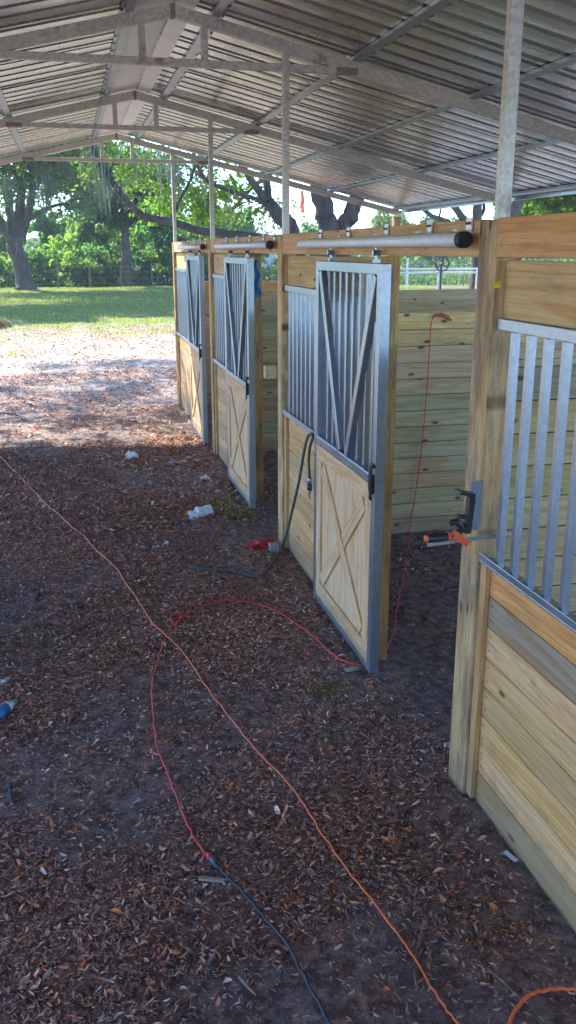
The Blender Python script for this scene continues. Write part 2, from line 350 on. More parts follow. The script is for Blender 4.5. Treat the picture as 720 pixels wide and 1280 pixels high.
for x in (-.42,.46,.98,1.87,2.69,3.56,4.50,-1.25,-2.12,-3.02):
    z=rz(x)+.012; s=1 if x>RX else -1
    mb=MB()  # hat channel with punched flange
    mb.beam(B((x,Y0,z)),B((x,Y1,z)),.05,.024,up=(s*SL,0,1))
    mb.beam(B((x+.038*s,Y0,z+.009-SL*.038)),B((x+.038*s,Y1,z+.009-SL*.038)),.03,.004,up=(s*SL,0,1))
    for y in np.arange(0.2,12.4,.23): mb.box(B((x+.044*s-.006,y-.012,z+.002-SL*.044)),B((x+.044*s+.008,y+.012,z+.0075-SL*.044)))
    o=mb.build('purlin',GALV,barn); o.data.materials.append(SCREW)
    for pi in range(12,len(o.data.polygons)): o.data.polygons[pi].material_index=1
# ribbed sheets: one per 0.92 m, profile across Y, running down the slope
def sheet(side,y0,wd=.93):
    prof=[]; 
    rib=.2067*1.5/1.5; k=0; yy=0
    while yy<wd-.001:
        for a,b in ((0,0),(.016,.022),(.046,.022),(.062,0),(.13,-.002)): 
            if yy+a<wd: prof.append((yy+a,b))
        yy+=.2067
    prof.append((wd,0)); prof=np.array(prof); n=len(prof)
    xsn=np.linspace(0,1,5); V=[]
    x0=RX+side*.02; x1=RX+side*(EX+.05)
    for t in xsn:
        x=x0+(x1-x0)*t
        for a,b in prof: V.append((x-RX,y0+a-4.5,rz(x)+.027+b))
    Fc=[]
    for i in range(4):
        for j in range(n-1):
            q=(i*n+j,i*n+j+1,(i+1)*n+j+1,(i+1)*n+j); Fc.append(q if side<0 else q[::-1])
    return V,Fc
shd=MB
ms={}
for side in (-1,1):
    V,Fc=sheet(side,0); mb=MB(); mb.add([(a,b+4.5,c) for a,b,c in V],Fc); o=mb.build('roof_sheet',SHEET,barn); 
    sm=o.modifiers.new('thick','SOLIDIFY'); sm.thickness=.0012; sm.offset=1
    o.location=(0,Y0-4.5,0)
    for k in range(1,17):
        c=o.copy(); COL.objects.link(c); c.location=(0,Y0-4.5+k*.9215,.0016*(k%2)+random.uniform(0,.001)); c.rotation_euler=(0,random.uniform(-.001,.001),0)
# ridge flashing (wide, pale, seen from below) 
mb=MB(); 
mb.beam(B((.62,Y0,rz(.62)+.021)),B((.62,Y1,rz(.62)+.021)),.30,.003,up=(-SL,0,1))
mb.beam(B((.80,Y0,rz(.80)+.019)),B((.80,Y1,rz(.80)+.019)),.12,.003,up=(SL,0,1))
mb.build('ridge_flashing',metal('ridge_flashing',(.86,.87,.86),.45,spangle=.05,met=.35),barn)
mb=MB()
for s in (-1,1): mb.beam(B((RX+s*.17,Y0-.02,rz(RX+.17)+.066)),B((RX+s*.17,Y1+.02,rz(RX+.17)+.066)),.36,.002,up=(s*SL,0,1))
mb.build('ridge_cap',SHEET,barn)
# gable and eave trim
for s in (-1,1): MB().beam(B((RX+s*(EX+.06),Y0,rz(RX+EX)+.005)),B((RX+s*(EX+.06),Y1,rz(RX+EX)+.005)),.03,.05).build('eave_trim',GALV,barn)
# steel posts carrying the trusses, standing in the stall line
for y in YT:
    MB().box(B((1.398,y-.035,2.02)),B((1.440,y+.007,rz(1.42)-.03))).build('steel_post',GALV_OLD,barn,.004)
    MB().box(B((RX-EX+.06,y-.03,-.05)),B((RX-EX+.12,y+.03,rz(RX-EX+.1)-.07))).build('steel_post',GALV_OLD,barn,.004)

# ------------------------------------------------------------------ stalls
PINE=[(.70,.45,.21),(.66,.41,.18),(.56,.40,.21),(.72,.49,.26),(.60,.39,.19)]
GREENISH=[(.42,.40,.24),(.45,.42,.25),(.38,.38,.24),(.48,.43,.26)]
def jit(c,a=.06): return tuple(min(.9,x*(1+random.uniform(-a,a))) for x in c)
PY=[2.87,5.98,9.09,12.27,-.24]
def rpost(name,x0,x1,y0,y1,z1,col,lab,grp,m=ROUGH):
    o=empty(name,((x0+x1)/2,(y0+y1)/2,0)) if False else None
    mb=MB(); cx,cy=(x0+x1)/2,(y0+y1)/2
    mb.box((x0-cx,y0-cy,-.12),(x1-cx,y1-cy,z1),jit(col,.04)); o=mb.build(name,m,None,.005); o.location=(cx,cy,0); tag(o,lab,'post',grp); return o
labs=['near wooden stall post holding the orange bar clamp, weathered and knotty','second wooden stall post, with a wood block nailed low and red litter at its foot',
 'third wooden stall post, between the second and third sliding doors','farthest wooden stall post at the open corner of the barn','wooden stall post behind the near stall panel']
for i in (0,1,2,3):
    y=PY[i]; c=[(.62,.43,.23),(.72,.50,.25),(.64,.43,.2),(.56,.35,.15)][i]
    rpost('wooden_post',1.38,1.475,y-.07,y+.07,2.148,c,labs[i],'wooden posts along the stall fronts')
for i,(y,l) in enumerate(((12.30,'back wooden eave post at the far corner, under the end of the roof eave'),(9.09,'back wooden eave post seen beside the near steel post, above the long header'))):
    rpost('wooden_post',4.46,4.56,y-.06,y+.05,2.50,(.5,.37,.2),l,'wooden posts under the back eave')
rpost('wooden_post',4.46,4.56,5.9,6.02,2.50,(.5,.37,.2),'wooden eave post at the back of the stalls, hidden behind the near panel','wooden posts under the back eave')
# near post steel bracket strap, tag
hl=['long orange pine header board above the near barred stall panel','pine header board over the first open doorway, carrying the nearest track','pine header board carrying the middle door track','pine header board carrying the farthest door track']
for i in range(4):
    y1=PY[i]-.072 if i<3 else PY[3]-.072; y0=(PY[i-1]+.072) if i else -.1
    if i==0: a,b,z0,z1,xx=y0,PY[0]+.0,2.028,2.152,(1.362,1.379)
    mb=MB()
    if i==0:
        mb.box((0,-(2.835-y0)/2,-.062),(.04,(2.835-y0)/2,.062),(.74,.43,.18)); o=mb.build('header_beam',WOOD,None,.004); o.location=(1.378,(2.798-.035+y0)/2,2.09)
    else:
        L=(y1-y0); mb.box((0,-L/2,-.062),(.04,L/2,.062),[(.72,.46,.22),(.70,.46,.23),(.64,.42,.2)][i-1]); o=mb.build('header_beam',WOOD,None,.004); o.location=(1.385,(y0+y1)/2,2.09)
    tag(o,hl[i],'header beam','header boards along the stall fronts')
def stall_front(yk,cols,label,near=False,wlen=1.80):
    """fixed barred panel between jamb and far post; yk = near face of that post"""
    t=empty('stall_front',(1.415,yk-wlen/2,0)); tag(t,label,'stall panel','fixed barred panels of the horse stalls')
    h=wlen/2; mb=MB(); bh=.1205
    for j in range(8):
        z1=.965-j*bh; mb.box((0,-h,z1-bh+.0016),(.038,h,z1-.0016),jit(cols[j],.03))
    mb.box((.003,-h,-.06),(.036,h,.0),jit(cols[7],.03))
    for j in range(8):
        for yy in (h-.065,h-.075,-h+.03):
            for dz in (.03,.085): mb.box((-.0012,yy-.0035,.965-j*bh-dz-.0035),(.004,yy+.0035,.965-j*bh-dz+.0035),(.10,.09,.08))
    mb.build('plank_wall',WOOD,t,.003)
    MB().box((0.0,-h,1.832),(.036,h,2.018),jit((.64,.46,.22),.04)).build('top_board',WOOD,t,.003)
    MB().box((-.022,h-.045,.0),(-.001,h-.002,.962),jit((.62,.39,.17))).build('corner_batten',WOOD,t,.002)
    g=MB(); g.box((-.02,-h,1.795),(.03,h,1.831)); g.box((-.03,-h,.967),(.035,h,.975)); g.box((-.03,-h,.975),(-.026,h,1.0)); gr=g.build('grille_frame',GALV,t,.0015)
    n=int((wlen-.1)/.108)
    for j in range(n):
        y=h-.10-j*.108
        MB().box((-.012,y-.0125,.976),(.013,y+.0125,1.794)).build('bar',GALV,gr,.002)
    MB().box((-.008,-h-.10,-.05),(.082,-h-.002,2.025),jit((.62,.40,.17),.04)).build('jamb_post',ROUGH,t,.004)
    return t
c0=[(.74,.36,.13),(.38,.29,.21),(.76,.48,.24),(.66,.44,.20),(.60,.40,.18),(.70,.44,.18),(.74,.50,.26),(.50,.36,.17)]
stall_front(2.796,c0,'nearest stall panel with galvanised bars over thick pine planks, right edge',True)
stall_front(5.906,[PINE[i%5] for i in range(8)],'barred plank panel with grey hose hooked over its sill, behind the nearest door')
stall_front(9.016,[PINE[(i+2)%5] for i in range(8)],'barred plank panel partly covered by the middle sliding door')
stall_front(12.196,[PINE[(i+1)%5] for i in range(8)],'farthest barred plank panel beside the corner post, partly sunlit')

def make_door():
    t=empty('sliding_door',(1.35,4.47,0)); W=1.07; h=W/2; x0,x1=-.025,.025; zb,zt=.035,1.995; s=.048
    fr=MB(); fr.box((x0,-h,zb),(x1,-h+s,zt)); fr.box((x0,h-s,zb),(x1,h,zt)); fr.box((x0+.001,-h+s,zt-s),(x1-.001,h-s,zt)); fr.box((x0+.001,-h+s,.99),(x1-.001,h-s,1.035)); fr.box((x0+.001,-h+s,zb),(x1-.001,h-s,zb+.04))
    fr.build('frame',GALV,t,.003)
    pc=(.74,.53,.33); rim=(.72,.52,.31)
    MB().box((-.012,-h+s+.002,.077),(.02,h-s-.002,.988),pc,axis=2).build('plywood_panel',PLY,t)
    r=MB(); a=h-s-.002; w_=.085; X0,X1=-.024,-.0125
    r.box((X0,-a,.078),(X1,a,.078+w_),jit(rim)); r.box((X0,-a,.987-w_),(X1,a,.987),jit(rim)); r.box((X0,-a,.079+w_),(X1,-a+w_,.986-w_),jit(rim)); r.box((X0,a-w_,.079+w_),(X1,a,.986-w_),jit(rim))
    r.build('rim_boards',PLY,t,.002)
    zi0,zi1=.080+w_,.985-w_; yi=a-w_-.001
    MB().beam((-.0185,-yi+.03,zi0+.03),(-.0185,yi-.03,zi1-.03),.012,.08,up=(0,-(zi1-zi0),2*yi),col=jit(rim)).build('cross_brace',PLY,t,.002)
    for q in (0,1):
        p0=np.array((-.0178,yi-.03,zi0+.03)); p1=np.array((-.0178,-yi+.03,zi1-.03)); mid=(p0+p1)/2; d=(p1-p0)/np.linalg.norm(p1-p0)
        A,Bq=((p0,mid-d*.052),(mid+d*.052,p1))[q]
        MB().beam(A,Bq,.0116,.08,up=(0,(zi1-zi0),2*yi),col=jit(rim)).build('cross_brace',PLY,t,.002)
    for j in range(8):
        y=-h+s+.1075+j*.108
        MB().box((.002,y-.0125,1.036),(.024,y+.0125,zt-s-.001)).build('bar',GALV,t,.002)
    for sgn in (-1,1):
        MB().beam((-.008,sgn*(h-s-.03),zt-s-.003),(-.008,sgn*.06,1.038),.034,.05,up=(0,1,0)).build('diagonal_strut',GALV,t,.003)
    for y in (-.40,.33):
        mb=MB(); mb.tube([(0,y,1.99),(0,y,2.062)],.006,8); mb.box((-.012,y-.02,1.996),(.012,y+.02,2.012)); mb.tube([(-.018,y,2.04),(.018,y,2.04)],.013,10); mb.build('hanger_bolt',GALV,t)
    BK=plain('black_latch_%d'%random.randint(0,999),(.015,.017,.02),.35)
    l=MB(); l.box((-.040,-h-.006,.96),(-.0255,-h+.05,1.05)); l.box((-.05,-h-.012,.93),(-.0405,-h+.012,1.10)); l.box((-.049,-h-.02,1.085),(-.028,-h+.02,1.102)); l.build('latch',BK,t,.002)
    return t
door=make_door()
tag(door,'nearest open sliding door, galvanised frame with X braced plywood panel','door','sliding stall doors')
for y,l in ((7.36,'middle sliding door of the three, blue rag hanging beyond it'),(9.97,'farthest sliding door of the three, lower panel dappled with sun')):
    c=copy_tree(door); c.location=(1.35,y,0); c['label']=l
door.location=(1.352,4.33,0)
# tracks
def make_track():
    t=empty('door_track',(1.335,4.1,2.085)); 
    P=[];n=14;hl=1.13
    mb=MB(); 
    ang=[R_(-70)-R_(320)*k/13+math.pi*2 for k in range(14)]
    for y in (-hl,hl):
        for a in ang: P.append((.023*math.cos(a),y,.023*math.sin(a)))
    mb.add(P,[(k,k+1,15+k,14+k) for k in range(13)]); o=mb.build('track_tube',metal('track_galvanised',(.82,.84,.82),.5,spangle=.15,met=.15),t,0,True)
    s_=o.modifiers.new('thick','SOLIDIFY'); s_.thickness=.003
    BK=plain('black_rubber',(.012,.012,.013),.5)
    mb=MB(); mb.tube([(0,-hl-.022,0),(0,-hl+.018,0)],.028,16); mb.build('end_cap',BK,t,.002)
    for y in (-1.08,-.72,-.22,.34,.86):
        mb=MB(); mb.box((.0405,y-.022,.028),(.046,y+.022,.075)); mb.box((-.01,y-.018,.03),(.0405,y+.018,.034)); br=mb.build('bracket',metal('bracket_steel_%d'%random.randint(0,9999),(.8,.8,.78),.45,met=.5),t)
        mb=MB()
        for q in (-.01,.01): mb.tube([(.034,y+q,.056),(.041,y+q,.056)],.005,6)
        mb.build('bolt',BK,br)
    return t
tk=make_track(); tag(tk,'nearest round galvanised door track with black end cap, over the open doorway','door track','galvanised door tracks on the headers')
for y,l in ((7.21,'middle galvanised door track, its black cap beside the second post'),(10.34,'farthest and shortest looking galvanised door track near the corner post')):
    c=copy_tree(tk); c.location=(1.335,y,2.085); c['label']=l
# partitions
def partition(y,cols,pitch,top,label,x0=1.5,x1=4.45):
    t=MB(); n=int(round(top/pitch)); cx=(x0+x1)/2
    for j in range(n):
        z1=top-j*pitch; t.box((x0-cx,-.019,max(z1-pitch,-.04)+.002),(x1-cx,.019,z1-.002),jit(cols[j%len(cols)],.05))
    o=t.build('stall_partition',WOOD,None,.003); o.location=(cx,y,0); o.rotation_euler=(0,random.uniform(-.002,.002),0)
    tag(o,label,'plank wall','plank partitions between the stalls'); return o
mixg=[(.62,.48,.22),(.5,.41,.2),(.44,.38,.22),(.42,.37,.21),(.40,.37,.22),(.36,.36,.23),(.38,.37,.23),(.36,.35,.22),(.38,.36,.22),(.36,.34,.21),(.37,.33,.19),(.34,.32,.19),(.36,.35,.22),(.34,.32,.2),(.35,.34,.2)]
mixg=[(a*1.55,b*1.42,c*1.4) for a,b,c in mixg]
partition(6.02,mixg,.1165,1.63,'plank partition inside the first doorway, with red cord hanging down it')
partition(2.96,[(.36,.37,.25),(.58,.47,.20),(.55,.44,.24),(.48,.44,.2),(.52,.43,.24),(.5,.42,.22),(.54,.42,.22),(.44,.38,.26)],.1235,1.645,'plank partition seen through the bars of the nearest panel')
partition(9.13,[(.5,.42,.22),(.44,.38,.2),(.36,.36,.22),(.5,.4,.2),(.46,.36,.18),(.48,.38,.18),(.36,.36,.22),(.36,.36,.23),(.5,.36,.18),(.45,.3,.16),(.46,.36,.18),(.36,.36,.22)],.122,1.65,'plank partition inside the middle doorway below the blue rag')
partition(12.30,[(.56,.34,.15)]*3+[(.52,.34,.16)],.122,1.65,'farthest plank end wall, orange boards behind the last doorway',x0=1.48)
o=MB().box((-.05,-.035,-.045),(.03,.035,.045),(.62,.55,.36),axis=1).build('wood_block',WOOD,None,.004); o.location=(1.345,6.09,1.235)
tag(o,'short pale wood block nailed to the second post as a door stop','wood block')

# ------------------------------------------------------------------ trees
def crown_pts(clusters,n,size,base,spread=.28,sub=26,flat=.75):
    tot=sum(c[1][0]*c[1][1]*c[1][2]**.5 for c in clusters); V=[];C=[]
    for c,r,*k in clusters:
        dens=k[0] if k else 1.
        m_=int(n*dens*r[0]*r[1]*r[2]**.5/tot); ns=max(6,int(sub*dens))
        d=RNG.normal(0,1,(ns,3)); d/=np.linalg.norm(d,axis=1)[:,None]; d*=(RNG.uniform(.1,1,(ns,1)))**.45
        sc_=np.array(c)+d*np.array(r); idx=RNG.integers(0,ns,m_)
        sr=spread*np.mean(r)*RNG.uniform(.5,1.3,ns)
        p=sc_[idx]+RNG.normal(0,1,(m_,3))*sr[idx][:,None]*np.array([1,1,flat])*.62
        sh=RNG.uniform(.6,1.4,ns)[idx]; hue=RNG.uniform(0,1,ns)[idx]
        col=np.array(base)[None]*sh[:,None]*RNG.uniform(.8,1.2,(m_,1))+ (hue*.03)[:,None]*np.array([[1.3,1,0]])
        V.append(p);C.append(col)
    P=np.concatenate(V);C=np.concatenate(C);m_=len(P)
    a=RNG.normal(0,1,(m_,3));a/=np.linalg.norm(a,axis=1)[:,None]; b=np.cross(a,RNG.normal(0,1,(m_,3)));b/=np.linalg.norm(b,axis=1)[:,None]
    s=(size*RNG.uniform(.6,1.3,(m_,1)))
    Q=np.stack([P-a*s,P+b*s*.45,P+a*s,P-b*s*.45],1).reshape(-1,3)
    return Q,np.arange(m_*4).reshape(-1,4),np.repeat(C,4,0)
def tree(loc,limbs,clusters,n,size,base,label,group=None,moss=None,name='oak_tree',cat='tree',sub=26,spread=.28,nseg=9,auto=True,lr=.05):
    loc=np.array(loc,float); t=empty(name,tuple(loc)); tag(t,label,cat,group)
    tb=MB(); ends=[]
    for pts,r0,r1 in limbs:
        sp=np.array(spline(pts,5))-loc; k=len(sp); rr=np.linspace(r0,r1,k)**1.0
        if abs(sp[0][2])<.3: rr=rr*(1+.7*np.exp(-np.arange(k)/1.2))
        sp[1:]+=RNG.normal(0,.07,sp[1:].shape)*rr[1:,None]
        tb.tube(sp,rr,nseg); ends.append((sp,rr))
    if auto:
        for c,r,*k in clusters:
            c=np.array(c)-loc; bd=min(((np.linalg.norm(q-c),q,rad) for sp,rr in ends for q,rad in zip(sp[len(sp)//3:],rr[len(sp)//3:])),key=lambda z:z[0])
            st=bd[1]; m1=(st+c)/2+np.array([0,0,.12*bd[0]])+RNG.normal(0,.08*bd[0]+.01,3)
            r0=min(bd[2]*.7,lr*1.6); sp=np.array(spline([st,m1,c],5)); tb.tube(sp,np.linspace(r0,.3*r0,len(sp)),6)
            for _ in range(3):
                e=c+RNG.normal(0,.55,3)*np.array(r); i=RNG.integers(len(sp)//2,len(sp)); 
                tb.tube(np.array(spline([sp[i],(sp[i]+e)/2+RNG.normal(0,.1,3),e],3)),np.linspace(r0*.45,.12*r0,7),5)
    tb.build('trunk',BARK,t,0,True)
    Q,Fc,C=crown_pts([(np.array(c)-loc,r,*k) for c,r,*k in clusters],n,size,base,sub=sub,spread=spread)
    link('crown',npmesh('crown',Q,Fc,C),LEAF,t)
    if moss:
        Vs=[];cs=[]
        for (mx,my,mz,L,sp_,cnt) in moss:
            for _ in range(cnt):
                x=mx+random.gauss(0,sp_)-loc[0];y=my+random.gauss(0,sp_)-loc[1];z=mz+random.gauss(0,.15)-loc[2]; l=L*random.uniform(.12,.8)**1.3; x+=0
                w_=random.uniform(.006,.02); dx,dy=random.uniform(-1,1),random.uniform(-1,1); q=math.hypot(dx,dy)+.01; dx*=w_/q;dy*=w_/q
                jx=random.gauss(0,.05);jy=random.gauss(0,.05)
                Vs+=[(x-dx*.5,y-dy*.5,z),(x+dx*.5,y+dy*.5,z),(x+dx+jx,y+dy+jy,z-l*.5),(x-dx+jx,y-dy+jy,z-l*.5), (x-dx+jx,y-dy+jy,z-l*.5),(x+dx+jx,y+dy+jy,z-l*.5),(x+dx*.2+jx*.5,y+dy*.2,z-l),(x-dx*.2+jx*.5,y-dy*.2,z-l)]
                g=random.uniform(.7,1.25); cs+=[(.18*g,.19*g,.17*g)]*8
        tag(link('hanging_moss',npmesh('moss',np.array(Vs),np.arange(len(Vs)).reshape(-1,4),np.array(cs)),MOSS,t),kind='stuff')
    return t
OAKG=(.075,.12,.04)
# twin limbed oak just past the stalls: low limb sweeping left across the opening
yo=19.
def W(u,v,y=yo): return at(u,v,y=y)
b=W(372,300); base=np.array([b[0]+.25,yo,0])
trunk=[base,W(368,300),W(350,272),W(334,252)]
A=[(trunk,.2,.13),([W(334,252),W(322,236),W(308,216),W(296,190),W(280,140)],.09,.05),([W(334,252),W(335,238),W(332,222),W(322,180),W(330,110)],.085,.05),
   ([W(345,264),W(322,250),W(300,243),W(268,231),W(255,222),W(246,205,17.5),W(240,180,17.)],.05,.03),
   ([W(368,300),W(345,300),W(312,296),W(280,292),W(247,288),W(213,277),W(183,272),W(165,258),W(148,238),W(127,207),W(110,175),W(95,140)],.10,.05),
   ([W(213,277),W(225,250),W(238,225),W(246,200)],.04,.02)]
cl=[(W(250,215,20.5),(1.2,1,.6),.8),(W(290,262,22),(1.5,1.2,.7),1.),(W(230,250,22.5),(1.5,1.2,.7),.8),(W(320,205,21),(1.,1,.7),.5),(W(150,205,20),(1.,1,.5),.6),(W(190,220,21),(1.1,1,.6),.6),
    ((1.,18,6.4),(2.6,2.2,.9),.8),((-2.2,19.5,6.9),(2.4,2.2,.9),.8),((3.4,20.5,7.6),(2.4,2.2,1),1.),((-.5,23,8.2),(3,2.4,1.1),1.),((4,17,6.),(1.8,2,.7),.5),((-4,23,7.6),(2.2,2,.9),.8),((1.2,26.,8.),(2.8,2,1.1),1.),((-4.2,16.6,6.4),(2.,1.6,.7),.5),((-2.6,16.4,6.),(1.4,1.2,.6),.4),((-5.5,20,7),(2.4,2.2,.9),.8)]
ms=[(*W(u,v,yy),L*.9,.12,c) for u,v,yy,L,c in ((128,200,19,1.5,60),(148,235,19,.7,30),(228,200,19,1.2,40),(206,190,18.6,1.1,30),(172,190,19,1.,30),(256,230,19,.6,20),(290,250,19,.5,20),(115,178,19,1.2,40))]
tree(base,A,cl,52000,.07,OAKG,'leaning live oak past the stalls, long low limb sweeping left under the roof',moss=ms,sub=34)
# twin-trunk oak behind the stalls
y2=16.5; b=at(424,330,y=y2); base=np.array([b[0],y2,0])
A=[([base,at(411,300,y=y2),at(406,268,y=y2),at(400,240,y=y2),at(390,180,y=y2),at(360,60,y=y2)],.2,.14),
   ([base+np.array([.15,0,.0]),at(428,300,y=y2),at(437,272,y=y2),at(449,240,y=y2),at(475,180,y=y2),at(500,80,y=y2)],.17,.12)]
cl=[((4.,17,8),(2.4,2.2,1.2),1.),((7.5,18,8.4),(2.6,2.4,1.2),1.),((5,13.8,8),(2.2,2,1),.8)]
tree(base,A,cl,24000,.09,OAKG,'twin trunked oak rising right behind the second stall header','oaks behind the stalls')
# oaks to the right, behind the header gap
y4=24.; b=at(596,330,y=y4); base=np.array([b[0],y4,0])
A=[([base,at(597,300,y=y4),at(596,270,y=y4),at(597,240,y=y4),at(600,150,y=y4)],.17,.1),([at(592,288,y=y4),at(578,272,y=y4),at(564,252,y=y4),at(545,215,y=y4)],.12,.07),([at(590,292,y=y4),at(556,276,y=y4),at(540,270,y=y4),at(526,258,y=y4),at(505,235,y=y4)],.08,.05),([at(596,275,y=y4),at(605,262,y=y4),at(602,245,y=y4)],.06,.04),([at(548,274,y=y4),at(551,262,y=y4),at(552,245,y=y4)],.035,.02)]
cl=[(at(560,170,y=y4),(2.4,2,1.2)),(at(640,160,y=y4),(2.4,2,1.2)),((10,28,9),(3,3,1.5))]
tree(base,A,cl,16000,.1,OAKG,'branching oak seen above the header just left of the near steel post','oaks behind the stalls')
y5=22.; b=at(636,330,y=y5); base=np.array([b[0],y5,0])
A=[([base,at(638,300,y=y5),at(642,270,y=y5),at(652,240,y=y5),at(675,180,y=y5)],.19,.12)]
cl=[(at(700,262,y=30),(2.2,1.6,.9),1.2),(at(735,252,y=26),(1.6,1.6,1.),1.),(at(690,240,y=26),(1.5,1.5,.6),.7),(at(720,190,y=24),(2.,2,1.))]
tree(base,A,cl,24000,.09,(.06,.1,.025),'oak leaning right with leafy crown, above the header at the right edge','oaks behind the stalls')
# big live oak at left
yb=50.; base=at(32,362,y=yb); base[2]=0
def Z(u,v,y=yb): return at(u,v,y=y)
A=[([base,Z(27,335),Z(20,312),Z(17,298)],.40,.42),([Z(17,300),Z(8,288),Z(-8,270),Z(-30,240)],.36,.2),([Z(20,300),Z(14,270),Z(8,235),Z(2,200)],.28,.14),([Z(22,300),Z(24,272),Z(26,245),Z(22,215),Z(20,180)],.3,.14),([Z(25,305),Z(31,280),Z(38,255),Z(42,225),Z(50,190)],.26,.12),([Z(27,300),Z(36,275),Z(56,262),Z(80,255),Z(104,262)],.16,.05)]
cl=[]
for u,v,dy,r,d in ((5,215,0,3,1),(35,200,2,3,1.),(70,205,-2,2.8,1.),(95,225,-3,2.,.8),(60,180,0,3,1),(100,190,0,3,1.),(120,215,-1,2.2,.8),(-30,230,0,3,1),(0,180,2,3,1),(30,150,0,4,1),(90,150,0,4,1),(-40,170,0,4,1),(80,262,-3,1.3,.5),(50,230,3,1.8,.7),(108,245,-3,1.5,.5)):
    cl.append((Z(u,v,yb+dy),(r,r,r*.5),d))
cl+=[((-2,43,9.5),(4.5,4,1.6),1.2),((3.5,41,9.5),(4.5,4,1.6),1.2),((8,43,10),(4,4,1.5),1.),((-7,42,9.5),(4.5,4,1.6),1.2),((-1,48,12),(6,5,2),1.),((-8,46,11),(6,5,2),1.)]
ms=[(*Z(u,v,47),L*1.,.22,int(c*1.3)) for u,v,L,c in ((55,235,2.4,80),(60,215,2.2,60),(93,225,2.6,80),(105,230,2.5,70),(80,200,2.,60),(10,225,2,50),(112,210,2.4,60),(122,235,1.8,60),(40,240,2.,50),(90,262,1.4,40),(140,215,2.,60),(5,255,1.5,40),(28,300,1.,25))]
tree(base,A,cl,56000,.14,(.10,.14,.055),'huge live oak at the left, thick forked trunk and grey hanging moss',moss=ms,nseg=12,sub=40,lr=.09)
# unseen broad oak, added left of the frame so its crown shades the lawn
base=np.array([-9.5,41,0.])
A=[([base,base+np.array([.2,0,2.]),base+np.array([.6,0,4.2])],.5,.38),([base+np.array([.6,0,4.2]),base+np.array([3.,0,6.6]),base+np.array([6.5,-1,8.2])],.25,.12),([base+np.array([.6,0,4.2]),base+np.array([-1.,1,7.]),base+np.array([-2,1,10])],.25,.12)]
tree(base,A,[((-7,38,8.6),(3,2.6,1.1)),((-3,40,8.6),(3,3,1.)),((.5,38,8.8),(2.6,2.4,.9),.8),((2.5,42,9),(3,2.6,1.),.9),((-9,43,10),(4,3,1.5)),((-4,44,9.6),(3,2,1.))],32000,.15,(.07,.118,.045),'unseen broad oak added outside the left edge to shade the lawn',nseg=10,lr=.08)
# slim tree with dark trunk near the fence
yt=54; base=Z(158,348,yt); base[2]=0
A=[([base,Z(158,330,yt),Z(157,305,yt),Z(156,286,yt)],.3,.22),([Z(156,290,yt),Z(148,280,yt),Z(138,276,yt),Z(128,270,yt)],.12,.06),([Z(156,290,yt),Z(162,278,yt),Z(174,266,yt),Z(182,250,yt)],.14,.06),([Z(156,290,yt),Z(152,270,yt),Z(156,245,yt)],.13,.05)]
cl=[(Z(130,262,yt),(1.8,1.6,1),.8),(Z(160,250,yt),(2.2,2,1.2),1),(Z(185,245,yt),(2,2,1.1),.8),(Z(200,265,yt),(1.5,1.5,1),.6),(Z(150,215,yt),(3,2.4,1.4),1.)]
tree(base,A,cl,30000,.15,(.05,.10,.04),'slim dark trunked tree at the fence, left of the corner post','trees at the wood edge')
# wood edge: individual trees and shrubs
kinds=[((.10,.15,.045),'yellow green'),((.045,.10,.04),'deep green'),((.06,.12,.065),'bluish green')]
spots=[(-14,62,7,0),(-10,58,5,1),(-6.5,66,6,2),(-4.4,59,4.,0),(-1.,63,4.6,1),(1.5,58,5,0),(4.2,62,6,0),(6.5,57,4.5,2),(9.2,61,6,0),(12.,66,5.5,1),(15.5,60,3.6,0),(19,70,4.5,2),(24,66,5.,0),(30,72,5,1),(37,70,5,2),(44,74,4,0),(52,70,7.5,1)]
pl=['at the far left edge','behind the big oak trunk','tall one between the oak and the slim tree','in sunlit gap right of the big oak trunk','behind the middle of the fence','low one in front of the wood','beside the slim dark trunk','low one right of the slim trunk','just left of the corner post','tall one seen through the left bay above the header','left of the leaning oak','behind the leaning oak','between leaning and twin trunked oak','distant one right of the twin trunks','distant one above the first doorway header','low distant one left of the near steel post','distant one at the right edge']
def wood_tree(x,y,h,k,lab,grp,n=6500,nm='broadleaf_tree'):
    base=np.array([x,y,0.]); A=[([base,base+np.array([random.uniform(-.3,.3),0,h*.3]),base+np.array([random.uniform(-.6,.6),0,h*.62])],.035*h*.55+.03,.05)]
    cl=[]
    for q in range(9):
        zz=h*random.uniform(.25,.9); rr=h*.22*(1.15-abs(zz/h-.5)); a=random.uniform(0,6.28); d=h*.22*random.random()
        cl.append((base+np.array([d*math.cos(a)*1.3,d*math.sin(a),zz]),(rr*1.2,rr,rr*.8),random.uniform(.6,1.2)))
    tree(base,A,cl,n,.17,tuple(c*random.uniform(.85,1.2) for c in kinds[k][0]),kinds[k][1]+' '+'broadleaf tree '+lab,grp,name=nm,sub=22)
for (x,y,h,k),p in zip(spots,pl): wood_tree(x,y,h,k,p,'trees at the wood edge')
sh=[(-12,55.5,2.4,1),(-8.6,56,2.8,0),(-3.9,55,2.6,0),(-1.6,55.5,2.2,1),(.4,54.6,2.6,0),(2.4,55.4,2.9,2),(4.6,56,2.4,0),(6.2,54.5,2.4,1),(8,55.5,2.6,0),(10.5,56,2.8,1),(13.5,55,2.4,0),(-6,54.5,2.,1)]
sp_=['at far left behind the fence','left of the oak trunk behind the fence','right beside the big oak trunk','small one right of the oak trunk','behind the second fence post','behind the middle fence posts','in front of the slim trunk','below the slim tree','beside the corner post','behind the farthest stall door','hidden mostly by the stalls','directly behind the oak trunk']
